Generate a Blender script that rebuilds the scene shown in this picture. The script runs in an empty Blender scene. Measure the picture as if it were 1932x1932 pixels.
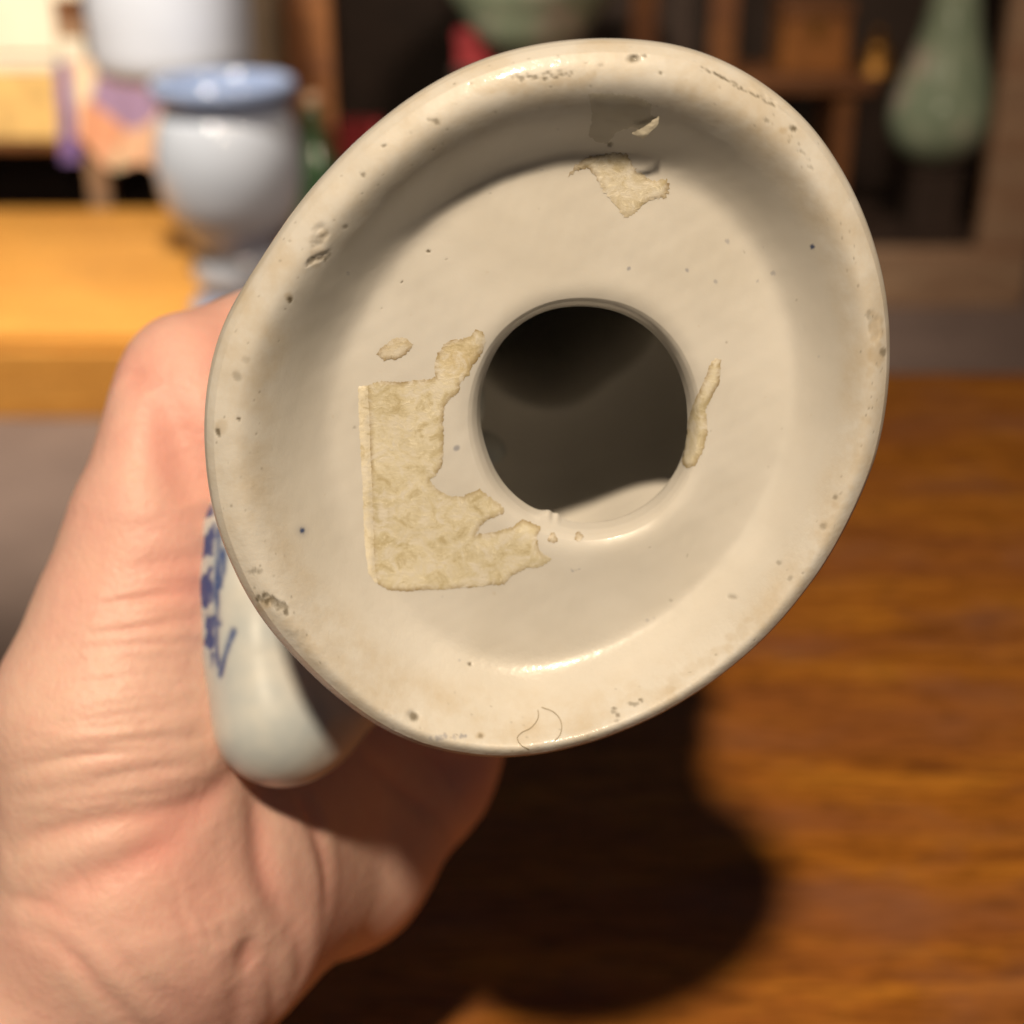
import bpy, bmesh, math, random
import numpy as np
from mathutils import Vector, Matrix, noise
from mathutils.bvhtree import BVHTree
from mathutils.geometry import delaunay_2d_cdt

random.seed(7); rng = np.random.default_rng(7)
S = bpy.context.scene
COL = S.collection

# ------------------------------------------------------------------ camera
CAM_H = 1.03
PITCH = math.radians(25)
FPX = 50 / 36 * 1932                       # focal length in the 1932 px grid the photo was measured in
camd = bpy.data.cameras.new('camera'); cam = bpy.data.objects.new('camera', camd); COL.objects.link(cam)
cam.location = (0, 0, CAM_H); cam.rotation_euler = (math.radians(90) - PITCH, 0, 0)
camd.lens = 50; camd.sensor_width = 36; camd.clip_start = 0.01; camd.clip_end = 60
camd.dof.use_dof = True; camd.dof.focus_distance = 0.168; camd.dof.aperture_fstop = 16
S.camera = cam
CX = np.array([1, 0, 0.]); CU = np.array([0, math.sin(PITCH), math.cos(PITCH)]); CF = np.array([0, math.cos(PITCH), -math.sin(PITCH)])
CO = np.array([0, 0, CAM_H])

def ray(px, py): return CX * ((px - 966) / FPX) + CU * ((966 - py) / FPX) + CF
def W(px, py, d): return CO + ray(px, py) * d                         # photo measurement at a depth -> world
def WY(px, py, y): r = ray(px, py); return CO + r * (y / r[1])        # ... at a world distance
def WZ(px, py, z): r = ray(px, py); return CO + r * ((z - CAM_H) / r[2])
def C(x, y, z): return CO + (CX * x + CU * y + CF * z) * 0.01         # centimetres right / up / away from camera

# ------------------------------------------------------------------ world, lamps, exposure
wd = bpy.data.worlds.new('World'); S.world = wd; wd.use_nodes = True
bg = wd.node_tree.nodes['Background']; bg.inputs[0].default_value = (0.86, 0.9, 1.0, 1); bg.inputs[1].default_value = 0.028
S.view_settings.view_transform = 'Standard'; S.view_settings.look = 'None'; S.view_settings.exposure = 0; S.view_settings.gamma = 1
S.render.engine = 'CYCLES'; S.cycles.use_denoising = True; S.cycles.max_bounces = 8

def lamp(name, kind, loc, target, power, color, size, **kw):
    l = bpy.data.lights.new(name, kind); o = bpy.data.objects.new(name, l); COL.objects.link(o)
    o.location = loc; l.energy = power; l.color = color
    o.rotation_euler = (Vector(target) - Vector(loc)).to_track_quat('-Z', 'Y').to_euler()
    if kind == 'AREA': l.shape = 'DISK'; l.size = size
    else: l.shadow_soft_size = size
    for k, v in kw.items(): setattr(l, k, v)
    return o
BASE = W(1030, 750, .165)
tl = CX * -.09 + CU * .45 + CF * -.87; tl = tl / np.linalg.norm(tl)
lamp('ceiling_lamp_key', 'SPOT', tuple(BASE + tl * 1.0), tuple(BASE), 56, (1, .80, .56), .032, spot_size=math.radians(110), spot_blend=.6)
lamp('display_lamp', 'SPOT', (-1.0, 2.0, 2.3), (-1.0, 3.3, .2), 410, (1, .88, .70), .10, spot_size=math.radians(88), spot_blend=.7)
lamp('shop_lamp', 'SPOT', (0.6, 1.5, 2.5), (0.45, 3.5, .3), 140, (1, .78, .58), .2, spot_size=math.radians(92), spot_blend=.8)

# ------------------------------------------------------------------ helpers
def lin(r, g, b):
    f = lambda c: c / 12.92 if c <= .04045 else ((c + .055) / 1.055) ** 2.4
    return (f(r / 255), f(g / 255), f(b / 255), 1)

class NT:
    def __init__(s, name):
        s.m = bpy.data.materials.new(name); s.m.use_nodes = True
        s.t = s.m.node_tree; s.b = s.t.nodes['Principled BSDF']
    def n(s, kind, **kw):
        x = s.t.nodes.new(kind)
        for k, v in kw.items(): setattr(x, k, v)
        return x
    def l(s, a, b): s.t.links.new(a, b)
    def coord(s, scale=(1, 1, 1), rot=(0, 0, 0), src='Object'):
        c = s.n('ShaderNodeTexCoord'); m = s.n('ShaderNodeMapping')
        m.inputs['Scale'].default_value = scale; m.inputs['Rotation'].default_value = rot
        s.l(c.outputs[src], m.inputs[0]); return m.outputs[0]
    def noise(s, vec, scale, detail=4, rough=.5, dist=0):
        x = s.n('ShaderNodeTexNoise'); x.inputs['Scale'].default_value = scale; x.inputs['Detail'].default_value = detail
        x.inputs['Roughness'].default_value = rough; x.inputs['Distortion'].default_value = dist
        s.l(vec, x.inputs['Vector']); return x.outputs[0]
    def ramp(s, fac, stops):
        x = s.n('ShaderNodeValToRGB'); e = x.color_ramp.elements
        while len(e) < len(stops): e.new(.5)
        for q, (p, c) in zip(e, stops): q.position = p; q.color = c if len(c) == 4 else (*c, 1)
        s.l(fac, x.inputs[0]); return x.outputs[0]
    def mix(s, fac, a, b, mode='MIX'):
        x = s.n('ShaderNodeMix', data_type='RGBA', blend_type=mode)
        for i, v in ((0, fac), (6, a), (7, b)):
            if hasattr(v, 'is_linked'): s.l(v, x.inputs[i])
            else: x.inputs[i].default_value = v if (i == 0 or len(v) == 4) else (*v, 1)
        return x.outputs[2]
    def math(s, op, a, b=0.0, c=None):
        x = s.n('ShaderNodeMath', operation=op)
        for i, v in ((0, a), (1, b), (2, c)):
            if v is None: continue
            if hasattr(v, 'is_linked'): s.l(v, x.inputs[i])
            else: x.inputs[i].default_value = v
        return x.outputs[0]
    def attr(s, name):
        x = s.n('ShaderNodeAttribute', attribute_name=name); return x.outputs['Fac']
    def bump(s, h, strength, dist):
        x = s.n('ShaderNodeBump'); x.inputs['Strength'].default_value = strength; x.inputs['Distance'].default_value = dist
        s.l(h, x.inputs['Height']); s.l(x.outputs[0], s.b.inputs['Normal']); s.l(x.outputs[0], s.b.inputs['Coat Normal']); return x
    def set(s, **kw):
        for k, v in kw.items():
            i = s.b.inputs[k.replace('_', ' ')]
            if hasattr(v, 'is_linked'): s.l(v, i)
            else: i.default_value = (*v, 1) if (k == 'Base_Color' and len(v) == 3) else v

def simple(name, col, rough=.5, var=.25, scale=12, coat=0, metal=0, stretch=(1, 1, 1)):
    t = NT(name); v = t.coord(stretch)
    n = t.noise(v, scale, 5, .6)
    a = tuple(c * (1 - var) for c in col[:3]) + (1,); b = tuple(min(1, c * (1 + var)) for c in col[:3]) + (1,)
    t.set(Base_Color=t.ramp(n, [(.3, a), (.7, b)]), Roughness=rough, Metallic=metal, Coat_Weight=coat)
    t.bump(n, .15, .004)
    return t.m

def mesh(name, verts, faces, mat=None, parent=None, smooth=True, world=True):
    me = bpy.data.meshes.new(name)
    v = np.asarray(verts, float)
    o = bpy.data.objects.new(name, me); COL.objects.link(o)
    if parent is not None:
        o.parent = parent
        if world:
            M = np.array(full(parent).inverted()); v = v @ M[:3, :3].T + M[:3, 3]
    me.from_pydata(v.tolist(), [], [list(map(int, f)) for f in faces]); me.validate(); me.update()
    if smooth: me.polygons.foreach_set('use_smooth', [True] * len(me.polygons))
    if mat: me.materials.append(mat)
    return o
def full(o):
    m = o.matrix_basis.copy()
    return full(o.parent) @ m if o.parent else m
def thing(name, label, cat, loc=(0, 0, 0), group=None, M=None):
    o = bpy.data.objects.new(name, None); COL.objects.link(o); o.empty_display_size = .02
    if M is not None: o.matrix_basis = M
    else: o.location = Vector(loc)
    return tag(o, label, cat, group)
def tag(o, label, cat, group=None):
    o['label'] = label; o['category'] = cat
    if group: o['group'] = group
    return o
def box_v(lo, hi, bev=.004, rot=0.0, jit=0):
    bm = bmesh.new(); bmesh.ops.create_cube(bm, size=1)
    lo = Vector(lo); hi = Vector(hi); c = (lo + hi) / 2; d = hi - lo
    for v in bm.verts: v.co = Vector((v.co.x * d.x, v.co.y * d.y, v.co.z * d.z))
    if bev: bmesh.ops.bevel(bm, geom=bm.edges[:], offset=min(bev, min(d) * .4), segments=2, affect='EDGES', profile=.5)
    R = Matrix.Rotation(rot, 3, 'Z')
    bm.verts.ensure_lookup_table()
    V = [tuple(R @ v.co + c) for v in bm.verts]; F = [[v.index for v in f.verts] for f in bm.faces]
    bm.free(); return V, F
def box(name, lo, hi, mat, parent=None, bev=.004, rot=0.0):
    V, F = box_v(lo, hi, bev, rot); return mesh(name, V, F, mat, parent, smooth=False)
def lathe_v(profile, center, n=64, closed=False):
    V = []; F = []
    for r, z in profile:
        for k in range(n):
            a = 2 * math.pi * k / n; V.append((center[0] + r * math.cos(a), center[1] + r * math.sin(a), center[2] + z))
    m = len(profile)
    for i in range(m - 1):
        for k in range(n):
            F.append((i * n + k, i * n + (k + 1) % n, (i + 1) * n + (k + 1) % n, (i + 1) * n + k))
    F.append(tuple(range(n - 1, -1, -1))); F.append(tuple((m - 1) * n + k for k in range(n)))
    return V, F
def spl(pts, n):                                   # smooth resampling of a profile
    P = np.array(pts, float); t = np.r_[0, np.cumsum(np.linalg.norm(np.diff(P, axis=0), axis=1))]
    u = np.linspace(0, t[-1], n); out = []
    for c in range(P.shape[1]):
        m = np.gradient(P[:, c], t)
        i = np.clip(np.searchsorted(t, u, 'right') - 1, 0, len(t) - 2); h = t[i + 1] - t[i]; s = (u - t[i]) / h
        out.append((2*s**3-3*s**2+1)*P[i, c] + (s**3-2*s**2+s)*h*m[i] + (-2*s**3+3*s**2)*P[i+1, c] + (s**3-s**2)*h*m[i+1])
    return np.stack(out, 1)
def lathe(name, profile, center, mat, parent, n=64):
    V, F = lathe_v(profile, center, n); return mesh(name, V, F, mat, parent)
def structure(o): o['kind'] = 'structure'; return o

# signed distance shapes -> one continuous skin
def cone_d(p, a, b, ra, rb):
    ab = b - a; t = np.clip(((p - a) @ ab) / (ab @ ab), 0, 1).astype(np.float32)
    q = p - (a + t[:, None] * ab); return np.sqrt((q * q).sum(1)) - (ra + (rb - ra) * t)
def smin(a, b, k):
    h = np.maximum(k - np.abs(a - b), 0) / k; return np.minimum(a, b) - h * h * k * .25
def make_sdf(groups):
    # groups: list of (k_join, k_inner, [(a, b, ra, rb), ...])
    G = [(kj, ki, [(np.asarray(a, np.float32), np.asarray(b, np.float32), ra, rb) for a, b, ra, rb in L]) for kj, ki, L in groups]
    def f(p):
        tot = None
        for kj, ki, L in G:
            d = None
            for q in L:
                e = cone_d(p, *q); d = e if d is None else smin(d, e, ki)
            tot = d if tot is None else smin(tot, d, kj)
        return tot
    lo = np.min([np.minimum(a - ra, b - rb) for _, _, L in G for a, b, ra, rb in L], axis=0)
    hi = np.max([np.maximum(a + ra, b + rb) for _, _, L in G for a, b, ra, rb in L], axis=0)
    return f, lo, hi
def surface_net(f, lo, hi, h):
    lo = lo - 3 * h; n = np.ceil((hi + 3 * h - lo) / h).astype(int) + 1
    ax = [lo[i] + h * np.arange(n[i]) for i in range(3)]
    Vv = np.empty(n, np.float32)
    Y, Z = np.meshgrid(ax[1], ax[2], indexing='ij')
    for i0 in range(0, n[0], 12):
        i1 = min(n[0], i0 + 12)
        X = np.repeat(ax[0][i0:i1], Y.size)
        P = np.stack([X, np.tile(Y.ravel(), i1 - i0), np.tile(Z.ravel(), i1 - i0)], 1).astype(np.float32)
        Vv[i0:i1] = f(P).reshape(i1 - i0, n[1], n[2])
    ins = Vv < 0; c = n - 1
    acc = np.zeros((*c, 3), np.float32); cnt = np.zeros(c, np.float32)
    off = [(a, b, d) for a in (0, 1) for b in (0, 1) for d in (0, 1)]
    sl = lambda A, o: A[o[0]:o[0] + c[0], o[1]:o[1] + c[1], o[2]:o[2] + c[2]]
    for o in off:
        for k in range(3):
            if o[k]: continue
            q = list(o); q[k] = 1
            a = sl(Vv, o); b = sl(Vv, q); ch = sl(ins, o) != sl(ins, q)
            t = np.where(ch, a / np.where(ch, a - b, 1), 0)
            for j in range(3): acc[..., j] += np.where(ch, (o[j] + (t if j == k else 0)), 0)
            cnt += ch
    act = cnt > 0; idx = -np.ones(c, np.int64); idx[act] = np.arange(act.sum())
    base = np.argwhere(act); verts = lo + h * (base + acc[act] / cnt[act][:, None])
    faces = []
    for k in range(3):
        A = np.moveaxis(ins, k, 0); I = np.moveaxis(idx, k, 0)
        ch = A[:-1] != A[1:]; ch[:, 0, :] = ch[:, -1, :] = False; ch[:, :, 0] = ch[:, :, -1] = False
        w = np.argwhere(ch)
        i, j, m = w.T
        q = np.stack([I[i, j-1, m-1], I[i, j, m-1], I[i, j, m], I[i, j-1, m]], 1)
        flip = ~A[i, j, m]
        if k == 1: flip = ~flip
        q[flip] = q[flip][:, ::-1]
        faces.append(q)
    return verts, np.concatenate(faces)
def grad(f, p, e=2e-4):
    g = np.zeros_like(p)
    for s in ((1, 1, 1), (1, -1, -1), (-1, 1, -1), (-1, -1, 1)):
        s = np.array(s, p.dtype); g += s * f((p + e * s).astype(np.float32))[:, None]
    return g / np.linalg.norm(g, axis=1, keepdims=True)
def subdivide(V, F):
    E = np.stack([F, np.roll(F, -1, 1)], 2).reshape(-1, 2); E.sort(1)
    U, inv = np.unique(E, axis=0, return_inverse=True); inv = inv.reshape(-1, 4)
    n = len(V); m = len(U); V2 = np.concatenate([V, V[U].mean(1), V[F].mean(1)])
    e = n + inv; c = n + m + np.arange(len(F))
    F2 = np.concatenate([np.stack([F[:, k], e[:, k], c, e[:, k - 1]], 1) for k in range(4)])
    return V2, F2
def snap(f, V, n=2):
    for _ in range(n): V = V - grad(f, V) * f(V.astype(np.float32))[:, None]
    return V
def trace(f, px, py, d0=.15):
    r = ray(px, py); d = d0
    for _ in range(80):
        v = float(f((CO + r * d)[None].astype(np.float32))[0])
        if v < 1e-4: break
        d += v * .9
        if d > .45: return None
    return CO + r * d
def poly_dist(P, L):
    best = np.full(len(P), 9., np.float32); par = np.zeros(len(P), np.float32)
    for i in range(len(L) - 1):
        a, b = L[i], L[i + 1]; ab = b - a; t = np.clip(((P - a) @ ab) / max(ab @ ab, 1e-12), 0, 1)
        d = np.linalg.norm(P - (a + t[:, None] * ab), axis=1); u = d < best
        best[u] = d[u]; par[u] = ((i + t) / (len(L) - 1))[u]
    return best, par

# ================================================================== setting
carpet = NT('carpet')
v = carpet.coord(); n1 = carpet.noise(v, 6, 4); n2 = carpet.noise(v, 300, 3, .7)
carpet.set(Base_Color=carpet.mix(carpet.math('MULTIPLY', n2, .5), carpet.ramp(n1, [(.3, (.14, .097, .083)), (.7, (.185, .13, .11))]), (.12, .085, .075, 1)), Roughness=.95)
carpet.bump(n2, .6, .004)
V, F = box_v((-4, -1.5, -.05), (4, 5.2, 0), 0); structure(mesh('floor', V, F, carpet.m, smooth=False))
V, F = box_v((-4, 4.75, 0), (4, 4.85, 2.8), 0); structure(mesh('wall', V, F, simple('brown_wall', (.045, .032, .026), .8), smooth=False))

# ------------------------------------------------------------------ wooden table
def wood(name, dark, mid, light, red, grain=1.0, rough=.32, bump=.12, fine=1.0):
    t = NT(name)
    v = t.coord((6, 30, 30) if fine > 1 else (1.6, 18, 18)); v2 = t.coord(tuple(k * fine for k in (.5, 3, 3))); v3 = t.coord((18, 150, 150) if fine > 1 else (16, 190, 190)); v4 = t.coord((5, 8, 8))
    a = t.noise(v, 2.4 * grain, 8, .68, .9); b = t.noise(v2, 5.5 * grain, 4, .5, .4); c = t.noise(v3, 3.5 * grain, 4, .7); d = t.noise(v4, 3.3 * grain, 5, .6)
    col = t.ramp(a, [(.30, dark), (.50, mid), (.68, light)])
    col = t.mix(t.ramp(b, [(.42, (0, 0, 0)), (.62, (.85, .85, .85))]), col, red)
    pores = t.ramp(c, [(.34, (.2, .2, .2)), (.52, (1, 1, 1))])
    col = t.mix(.7, col, pores, 'MULTIPLY')
    worn = t.ramp(d, [(.50, (0, 0, 0)), (.70, (.55, .55, .55))])
    col = t.mix(worn, col, (.36, .155, .09, 1) if fine > 1 else mid)
    t.set(Base_Color=col, Roughness=t.math('MULTIPLY_ADD', d, .25, rough - .08), Coat_Weight=.0, Specular_IOR_Level=.4)
    t.bump(c, bump, .0006); return t.m
M_TABLE = wood('table_wood', (.18, .056, .012), (.52, .18, .021), (.74, .30, .034), (.40, .135, .036), fine=1.6)
M_OAK = wood('pale_wood', (.50, .21, .035), (.66, .31, .06), (.80, .42, .10), (.60, .28, .06), 1, .5)
M_BROWN = wood('brown_wood', (.07, .026, .010), (.18, .070, .022), (.28, .115, .038), (.16, .062, .026), 1, .45)
M_TAN = wood('tan_wood', (.22, .13, .08), (.34, .22, .14), (.44, .30, .19), (.30, .17, .10), 1, .5)
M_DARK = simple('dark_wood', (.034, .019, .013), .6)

TZ = CAM_H - .276
tb = thing('wooden_table', 'polished reddish brown wooden table under the held vase, with golden streaked grain', 'table', (.4, .45, 0))
box('tabletop', (-.125, .14, TZ - .03), (.95, .785, TZ), M_TABLE, tb, .003)
box('apron', (-.07, .185, TZ - .11), (.90, .21, TZ - .032), M_BROWN, tb)
box('apron', (-.07, .62, TZ - .11), (.90, .645, TZ - .032), M_BROWN, tb)
for x in (-.09, .87):
    for y in (.16, .62): box('leg', (x, y, 0), (x + .05, y + .05, TZ - .031), M_BROWN, tb)

# ------------------------------------------------------------------ far left: platform, stand and goods
pl = thing('wooden_platform', 'low bright orange wooden platform on the carpet behind the hand', 'platform', (-1.2, 3.2, 0))
PX1 = -.53
y0, y1, pz = 2.65, 3.76, .165
nb = 6
for k in range(nb):
    a = y0 + .012 + (y1 - y0 - .012) * k / nb; b = y0 + .012 + (y1 - y0 - .012) * (k + 1) / nb
    box('top_board', (-2.2, a + .002, pz - .022), (PX1, b - .002, pz + random.uniform(0, .002)), M_OAK, pl, .003)
box('front_panel', (-2.2, y0, 0), (PX1 - .02, y0 + .02, pz - .024), M_OAK, pl, .003)
box('side_panel', (PX1 - .02, y0 + .022, 0), (PX1, y1, pz - .024), M_TAN, pl, .003)

st = thing('display_stand', 'low dark display stand behind the bright platform with goods on its shelf', 'display stand', (-1.2, 4.1, 0))
sy = 3.80
zs = WY(60, 268, sy)[2]
box('back_panel', (-2.2, 4.28, 0), (-.74, 4.30, 1.1), M_DARK, st)
box('shelf', (-2.2, sy, zs - .022), (-.76, 4.275, zs), M_BROWN, st)
xl = WY(188, 340, sy + .03)[0]
box('leg', (xl - .028, sy + .01, 0), (xl + .028, sy + .066, zs - .024), M_TAN, st)
box('leg', (-2.15, sy + .01, 0), (-2.10, sy + .066, zs - .024), M_TAN, st)
box('leg', (-.82, sy + .2, 0), (-.77, sy + .256, zs - .024), M_BROWN, st)

def goods(name, label, cat, pxa, pxb, pya, pyb, y, depth, mat, lidmat=None, group=None):
    a = WY(pxa, pyb, y); b = WY(pxb, pya, y)
    t = thing(name, label, cat, ((a[0] + b[0]) / 2, y + depth / 2, a[2]), group)
    h = b[2] - a[2]
    box('body', (a[0], y, a[2]), (b[0], y + depth, b[2] - h * .16), mat, t, .006)
    box('lid', (a[0] - .003, y - .003, b[2] - h * .16 + .001), (b[0] + .003, y + depth + .003, b[2]), lidmat or mat, t, .006)
    return t
M_CREAM = simple('cream_card', (.80, .74, .62), .6, .06); M_YEL = simple('yellow_card', (.72, .50, .20), .6, .25, 14)
goods('gift_box', 'yellow box resting on the dark shelf at the left edge, below the cream box', 'box', -60, 104, 112, 265, 3.82, .2, M_YEL, M_CREAM)
goods('paper_box', 'cream white box stacked above the yellow box at the upper left corner', 'box', -60, 86, -90, 103, 3.84, .2, M_CREAM)
zb = WY(130, 115, 3.86)[2]
bk = thing('book_stack', 'pile of tan and cream books at the upper left beside the cream box', 'books', (WY(130, 0, 3.9)[0], 3.93, zb))
xa, xb = WY(94, 60, 3.9)[0], WY(170, 60, 3.9)[0]
z = zb
for k, (h, m) in enumerate([(.055, M_CREAM), (.05, M_TAN), (.05, M_BROWN), (.06, M_CREAM), (.05, M_TAN)]):
    box('book', (xa + random.uniform(0, .012), 3.86, z), (xb - random.uniform(0, .012), 4.02, z + h - .001), m, bk, .003, random.uniform(-.04, .04)); z += h
pd = thing('pedestal', 'brown wooden block under the pile of books', 'pedestal', (WY(130, 0, 3.9)[0], 3.93, zs))
box('block', (xa - .002, 3.93, zs), (xb - .01, 4.03, zb - .022), M_BROWN, pd); box('top_board', (xa - .01, 3.85, zb - .02), (xb + .005, 4.04, zb - .001), M_BROWN, pd)

fl = NT('floral_print')
v = fl.coord(); vo = fl.n('ShaderNodeTexVoronoi'); vo.inputs['Scale'].default_value = 9; fl.l(v, vo.inputs['Vector'])
sep = fl.n('ShaderNodeSeparateColor'); fl.l(vo.outputs['Color'], sep.inputs[0])
colr = fl.ramp(sep.outputs[0], [(0, (.80, .60, .42)), (.25, (.72, .33, .20)), (.40, (.86, .72, .52)), (.55, (.75, .42, .36)), (.7, (.40, .47, .33)), (.85, (.85, .70, .50)), (1, (.30, .20, .42))])
fl.n  # flowers
fl.set(Base_Color=colr, Roughness=.9)
tw = mesh('tea_towel', *(lambda nx, ny: (
    [tuple(WY(112 + 190 * i / nx + 6 * math.sin(3 * j / ny + 1), 112 + (150 + 75 * (i / nx) - 18 * math.sin(9 * i / nx)) * j / ny, 3.775 + .012 * math.sin(i * 1.3) * (j / ny)) + np.array([0, .006 * s, 0])) for s in (0, 1) for j in range(ny + 1) for i in range(nx + 1)],
    [tuple(q if s == 0 else q[::-1]) for s in (0, 1) for j in range(ny) for i in range(nx) for q in [[s * (nx + 1) * (ny + 1) + j * (nx + 1) + i, s * (nx + 1) * (ny + 1) + (j + 1) * (nx + 1) + i, s * (nx + 1) * (ny + 1) + (j + 1) * (nx + 1) + i + 1, s * (nx + 1) * (ny + 1) + j * (nx + 1) + i + 1]]]))(16, 12), fl.m)
tag(tw, 'floral printed cloth in pink, orange and green hanging off the shelf beside the yellow box', 'cloth')
M_PURP = simple('purple_cloth', (.20, .13, .36), .9)
pv = []
for s in (0, 1):
    for j in range(11):
        for i in range(5): pv.append(tuple(WY(104 + 12 * j / 10 + (22 + 14 * j / 10) * i / 4, 116 + 190 * j / 10, 3.765 + .006 * math.sin(i * 2.)) + np.array([0, .005 * s, 0])))
pf = [(s * 55 + j * 5 + i, s * 55 + (j + 1) * 5 + i, s * 55 + (j + 1) * 5 + i + 1, s * 55 + j * 5 + i + 1) for s in (0, 1) for j in range(10) for i in range(4)]
tag(mesh('ribbon', pv, pf, M_PURP), 'purple ribbon hanging down between the yellow box and the floral cloth', 'ribbon')

# ------------------------------------------------------------------ tall blue and white vase, blurred
delft = NT('delft_glaze_far')
def glaze(name, col, rough=.12):
    t = NT(name); v = t.coord(); n = t.noise(v, 9, 3)
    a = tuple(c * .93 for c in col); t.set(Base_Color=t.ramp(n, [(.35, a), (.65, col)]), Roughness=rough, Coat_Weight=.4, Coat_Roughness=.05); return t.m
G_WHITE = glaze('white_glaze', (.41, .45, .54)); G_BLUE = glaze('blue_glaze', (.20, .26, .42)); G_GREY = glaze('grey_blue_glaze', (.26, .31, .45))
fv = WZ(456, 588, pz)
fy = fv[1]
zz = lambda py: WY(456, py, fy)[2] - pz
rr = lambda w: w / 2 / FPX * (fy / ray(440, 330)[1])
fv[2] = pz + .002
vt = thing('floor_vase', 'tall white vase with blue lip and foot standing on the orange platform', 'vase', tuple(fv))
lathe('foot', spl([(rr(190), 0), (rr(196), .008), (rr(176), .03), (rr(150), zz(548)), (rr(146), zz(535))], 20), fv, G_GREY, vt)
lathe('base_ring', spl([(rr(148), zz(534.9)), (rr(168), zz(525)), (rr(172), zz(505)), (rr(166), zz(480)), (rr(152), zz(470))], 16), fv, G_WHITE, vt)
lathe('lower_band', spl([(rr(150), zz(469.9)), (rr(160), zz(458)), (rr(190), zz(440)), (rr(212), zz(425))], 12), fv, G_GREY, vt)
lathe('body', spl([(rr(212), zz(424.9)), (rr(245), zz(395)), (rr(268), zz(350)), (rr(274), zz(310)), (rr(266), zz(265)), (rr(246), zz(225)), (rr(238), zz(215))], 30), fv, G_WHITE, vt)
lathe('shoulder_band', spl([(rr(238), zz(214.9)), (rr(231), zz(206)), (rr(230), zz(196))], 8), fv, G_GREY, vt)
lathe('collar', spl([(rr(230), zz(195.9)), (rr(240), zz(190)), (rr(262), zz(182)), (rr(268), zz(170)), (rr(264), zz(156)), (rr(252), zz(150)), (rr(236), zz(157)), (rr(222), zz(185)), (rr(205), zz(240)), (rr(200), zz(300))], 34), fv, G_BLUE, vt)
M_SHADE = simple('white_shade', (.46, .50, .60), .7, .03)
ly = fy + .32
sc = WY(322, 60, ly); rS = 150 / FPX * ly / ray(322, 60)[1]
lp = thing('floor_lamp', 'white drum lampshade on a pole rising behind the tall blue and white vase', 'lamp', (sc[0], ly, pz))
zB = WY(322, 146, ly)[2]
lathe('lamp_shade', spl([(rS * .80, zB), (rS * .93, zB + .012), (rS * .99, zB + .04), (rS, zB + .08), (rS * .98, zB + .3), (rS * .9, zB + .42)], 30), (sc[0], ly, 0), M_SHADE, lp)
M_MET = simple('dark_metal', (.06, .055, .05), .4, .2, 12, 0, 1)
px_ = WY(425, 300, ly)[0]
lathe('lamp_base', [(.10, pz + .002), (.10, pz + .015), (.02, pz + .03)], (px_, ly, 0), M_MET, lp, 32)
lathe('pole', [(.011, pz + .03), (.011, zB - .03)], (px_, ly, 0), M_MET, lp, 16)
box('arm', (sc[0] - .01, ly - .011, zB - .03), (px_ + .011, ly + .011, zB - .008), M_MET, lp)
lathe('stem', [(.011, zB - .008), (.011, zB + .05)], (sc[0], ly, 0), M_MET, lp, 16)

# ------------------------------------------------------------------ far right: display cabinet with goods
cb = thing('display_cabinet', 'brown wooden display cabinet with a dark inside beyond the table', 'cabinet', (.4, 3.6, 0))
cy = 3.41
xL0, xL1 = WY(548, 200, cy)[0], WY(632, 200, cy)[0]
xR0, xR1 = WY(1884, 200, cy)[0], WY(1990, 200, cy)[0]
zr = WY(1800, 474, cy)[2]
box('bottom_rail', (xL0, cy, .0), (xR1, cy + .05, zr), M_TAN, cb)
box('stile', (xL0, cy + .002, zr + .001), (xL1, cy + .05, 1.3), M_BROWN, cb)
box('stile', (xR0, cy + .002, zr + .001), (xR1, cy + .05, 1.3), M_TAN, cb)
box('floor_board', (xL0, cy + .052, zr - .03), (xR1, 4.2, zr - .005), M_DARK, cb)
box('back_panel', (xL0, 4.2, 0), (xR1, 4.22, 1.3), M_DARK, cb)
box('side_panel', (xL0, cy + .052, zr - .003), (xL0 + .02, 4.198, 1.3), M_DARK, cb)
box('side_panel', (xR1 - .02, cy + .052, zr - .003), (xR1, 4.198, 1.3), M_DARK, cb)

def on_shelf(name, label, cat): pass
# dark plinth, celadon vase
CEL = NT('celadon_glaze'); v = CEL.coord(); n = CEL.noise(v, 8, 4)
CEL.set(Base_Color=CEL.ramp(n, [(.35, (.20, .27, .19)), (.55, (.30, .37, .27)), (.68, (.55, .45, .40))]), Roughness=.2, Coat_Weight=.3)  # pinkish top stop paints a highlight into the glaze colour
cyv = 3.66
def celadon(pxc, top, bot, prof, label, plinth_label, y):
    b = WY(pxc, bot, y); sc_ = y / CF[1] / FPX
    f0 = zr - .005
    pt = thing('plinth', plinth_label, 'plinth', (b[0], y, f0), 'dark plinths under the green vases')
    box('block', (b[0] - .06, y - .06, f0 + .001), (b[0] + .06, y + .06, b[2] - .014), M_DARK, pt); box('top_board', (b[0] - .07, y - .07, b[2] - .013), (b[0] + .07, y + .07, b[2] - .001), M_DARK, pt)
    t = thing('celadon_vase', label, 'vase', tuple(b), 'green vases in the cabinet')
    H = WY(pxc, top, y)[2] - b[2]
    P = spl([(w / 2 * sc_, H * h) for w, h in prof], 40)
    lathe('body', P, b, CEL.m, t)
    lathe('lip', [(P[-1][0] * .98, P[-1][1] + .001), (P[-1][0] * 1.18, P[-1][1] + .006), (P[-1][0] * 1.15, P[-1][1] + .016), (P[-1][0] * .8, P[-1][1] + .015)], b, CEL.m, t, 48)
celadon(1765, -120, 302, [(70, 0), (120, .04), (165, .14), (172, .22), (150, .36), (116, .5), (92, .63), (76, .8), (78, 1)], 'pear shaped pale green vase with a pinkish highlight painted in its colour at the right end of the cabinet', 'dark plinth under the pear shaped green vase', cyv)
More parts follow.
